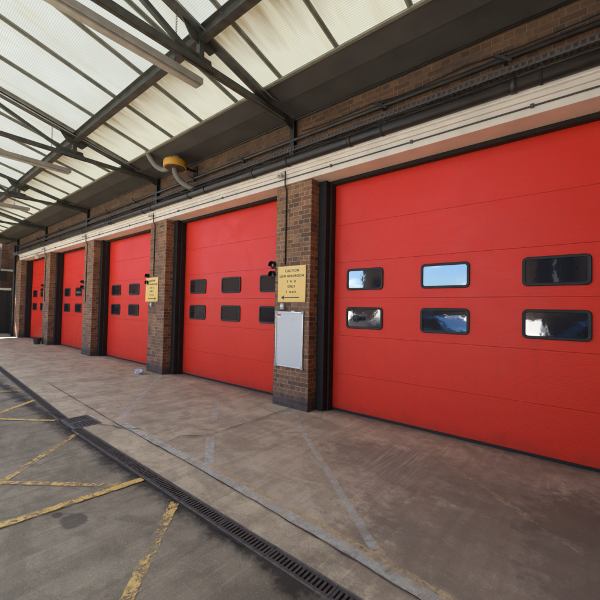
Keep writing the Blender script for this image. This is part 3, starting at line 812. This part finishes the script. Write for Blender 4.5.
# ------------------------------------------------------------ far end: gate, brick wall, shed
root = thing('side_building', 'brick building with a pale string course beyond the dark gate at far end', 'building')
b = MB(); b.box(-27.5, -24.2, -.16, 3.0, 0, 7.5); b.build('wall', 'brick_up', root)
b = MB(); b.box(-24.199, -24.15, -.16, 3.0, 3.35, 3.46); b.build('string_course', 'white_pt', root)
root = thing('yard_gate', 'dark boarded yard gate with a pale top rail at the far end', 'gate', (-23.4, 0, 0))
b = MB()
for i in range(36): b.box(-.02, .02, -5.6+i*.16, -5.6+i*.16+.15, .12, 2.25)
b.build('gate_boards', 'gate', root)
b = MB(); b.box(-.03, .06, -5.7, .16, 2.30, 2.42, .01); b.build('top_rail', 'white_pt', root)
b = MB(); b.box(-.07, -.021, -5.6, .15, .4, .52); b.box(-.07, -.021, -5.6, .15, 1.8, 1.92); b.build('back_rail', 'gate', root)
for y in (-5.75, -2.6, .2): b = MB(); b.box(-.08, .08, y-.06, y+.06, 0, 2.75, .01); b.build('gate_post', 'gate', root)
b = MB(); b.box(-.3, .0, -.75, -.05, 2.76, 3.3); b.build('gate_box', 'gate', root)

# ------------------------------------------------------------ behind the camera (seen mirrored in the door windows)
root = thing('opposite_building', 'brick building with rows of windows on the other side of the yard', 'building')
b = MB(); b.box(-2.0, 16, -18, -9.5, 0, 9.5); b.build('wall', 'brick_up', root)
for i in range(9):
    for z in (2.3, 5.6):
        b = MB(); x = -1.4+i*1.9; b.box(x, x+1.1, -9.49, -9.43, z, z+1.7); w_ = b.build('window', 'car_glass', root)
        b = MB()
        for a in ((x-.05, x+1.15, z+1.7, z+1.78), (x-.05, x+1.15, z-.08, z), (x+.53, x+.57, z, z+1.7)): b.box(a[0], a[1], -9.49, -9.4, a[2], a[3])
        b.build('window_frame', 'white_pt', w_)
b = MB(); b.box(-2.2, 16.2, -18.2, -9.3, 9.5, 9.8); b.build('roof', 'roofing', root)
root = thing('drill_tower', 'square brick drill tower standing across the yard', 'tower')
b = MB(); b.box(-11.6, -8.9, -18, -15.4, 0, 12); b.build('wall', 'brick_up', root)
b = MB(); b.box(-11.8, -8.7, -18.2, -15.2, 12, 12.3); b.build('roof', 'roofing', root)
for z in (2.2, 5.4, 8.6):
    b = MB(); b.box(-10.8, -9.7, -15.40, -15.34, z, z+1.5); b.build('window', 'car_glass', root)
root = thing('sun_block_building', 'unseen brick block added beyond the yard gate to keep direct sun out', 'building')
b = MB(); b.box(-29, -25.5, -7, -.45, 0, 6.5); b.build('wall', 'brick_up', root)  # unseen block, added to stop a strip of sun reaching the far end
root = thing('far_building', 'long brick building across the yard beyond the tower', 'building')
b = MB(); b.box(-70, -21.5, -24, -15.5, 0, 5); b.build('wall', 'brick_up', root)
b = MB(); b.box(-70.2, -21.3, -24.2, -15.3, 5, 5.3); b.build('roof', 'roofing', root)
for i in range(12):
    b = MB(); b.box(-24.5-i*3, -23.0-i*3, -15.49, -15.44, 1.2, 2.8); b.build('window', 'car_glass', root)
root = thing('wing_building', 'brick wing closing the right-hand end of the yard', 'building')
b = MB(); b.box(4.2, 9.0, -11.0, -.12, 0, 7.6); b.build('wall', 'brick_up', root)
b = MB(); b.box(4.0, 9.2, -11.2, -.12, 7.602, 7.8); b.build('flat_roof', 'roofing', root)
root = thing('boundary_wall', 'low brick boundary wall across the yard', 'wall')
b = MB(); b.box(-30, -2.1, -18.3, -18, 0, 2.0); b.build('wall', 'brick_up', root)
b = MB(); b.box(-30, -2.1, -18.34, -17.96, 2.0, 2.08); b.build('coping', 'stone', root)
def car(x, y, rz, mat, label, s=1.0, van=False):
    root = thing('parked_car' if not van else 'parked_van', label, 'car' if not van else 'van', (x, y, 0))
    root.rotation_euler.z = rz
    if van: prof = [(-2.4, .35), (-2.4, 1.9), (-2.2, 2.05), (1.0, 2.05), (1.7, 1.3), (2.35, 1.1), (2.45, .8), (2.45, .35)]
    else: prof = [(-2.05, .3), (-2.1, .85), (-1.7, 1.0), (-1.1, 1.42), (.3, 1.45), (1.0, 1.0), (1.9, .85), (2.1, .6), (2.1, .3)]
    b = MB(); b.poly([(p[0], -.85, p[1]) for p in prof], 1.7, (0, 1, 0))
    bmesh.ops.bevel(b.bm, geom=list(b.bm.edges), offset=.07, segments=2, affect='EDGES')
    body = b.build('body', mat, root)
    z0, z1 = (1.25, 1.8) if van else (1.0, 1.36)
    for sy in (-1, 1):
        b = MB(); xa = (-.1 if van else -1.2, 1.05 if van else .5)
        b.poly([(xa[0], sy*.856, z0), (xa[1]+.3, sy*.856, z0), (xa[1]-.1, sy*.856, z1), (xa[0]+.2, sy*.856, z1)], .006, (0, sy, 0)); b.build('side_window', 'car_glass', root)
        for wx in (-1.3, 1.35):
            b = MB(); b.tube([(wx, sy*.66, .33), (wx, sy*.87, .33)], .33, 24); wh = b.build('wheel', 'rubber', root)
            b = MB(); b.tube([(wx, sy*.872, .33), (wx, sy*.885, .33)], .2, 16); b.build('rim', 'galv', wh)
car(-4.5, -12.4, R(90), 'white_car', 'white hatchback parked nose towards the bays')
car(-7.6, -12.6, R(90), 'bucket', 'dark grey van parked across the yard', van=True)
car(-4.6, -9.4, R(20), 'blue_car', 'blue hatchback parked nearest the bays, at an angle')
car(-1.9, -8.3, R(85), 'white_car', 'white hatchback parked beside the corner of the opposite building')
car(1.0, -7.9, R(2), 'blue_car', 'blue hatchback parked in front of the opposite building')
car(-11.0, -12.3, R(92), 'white_car', 'white hatchback parked beyond the dark van')
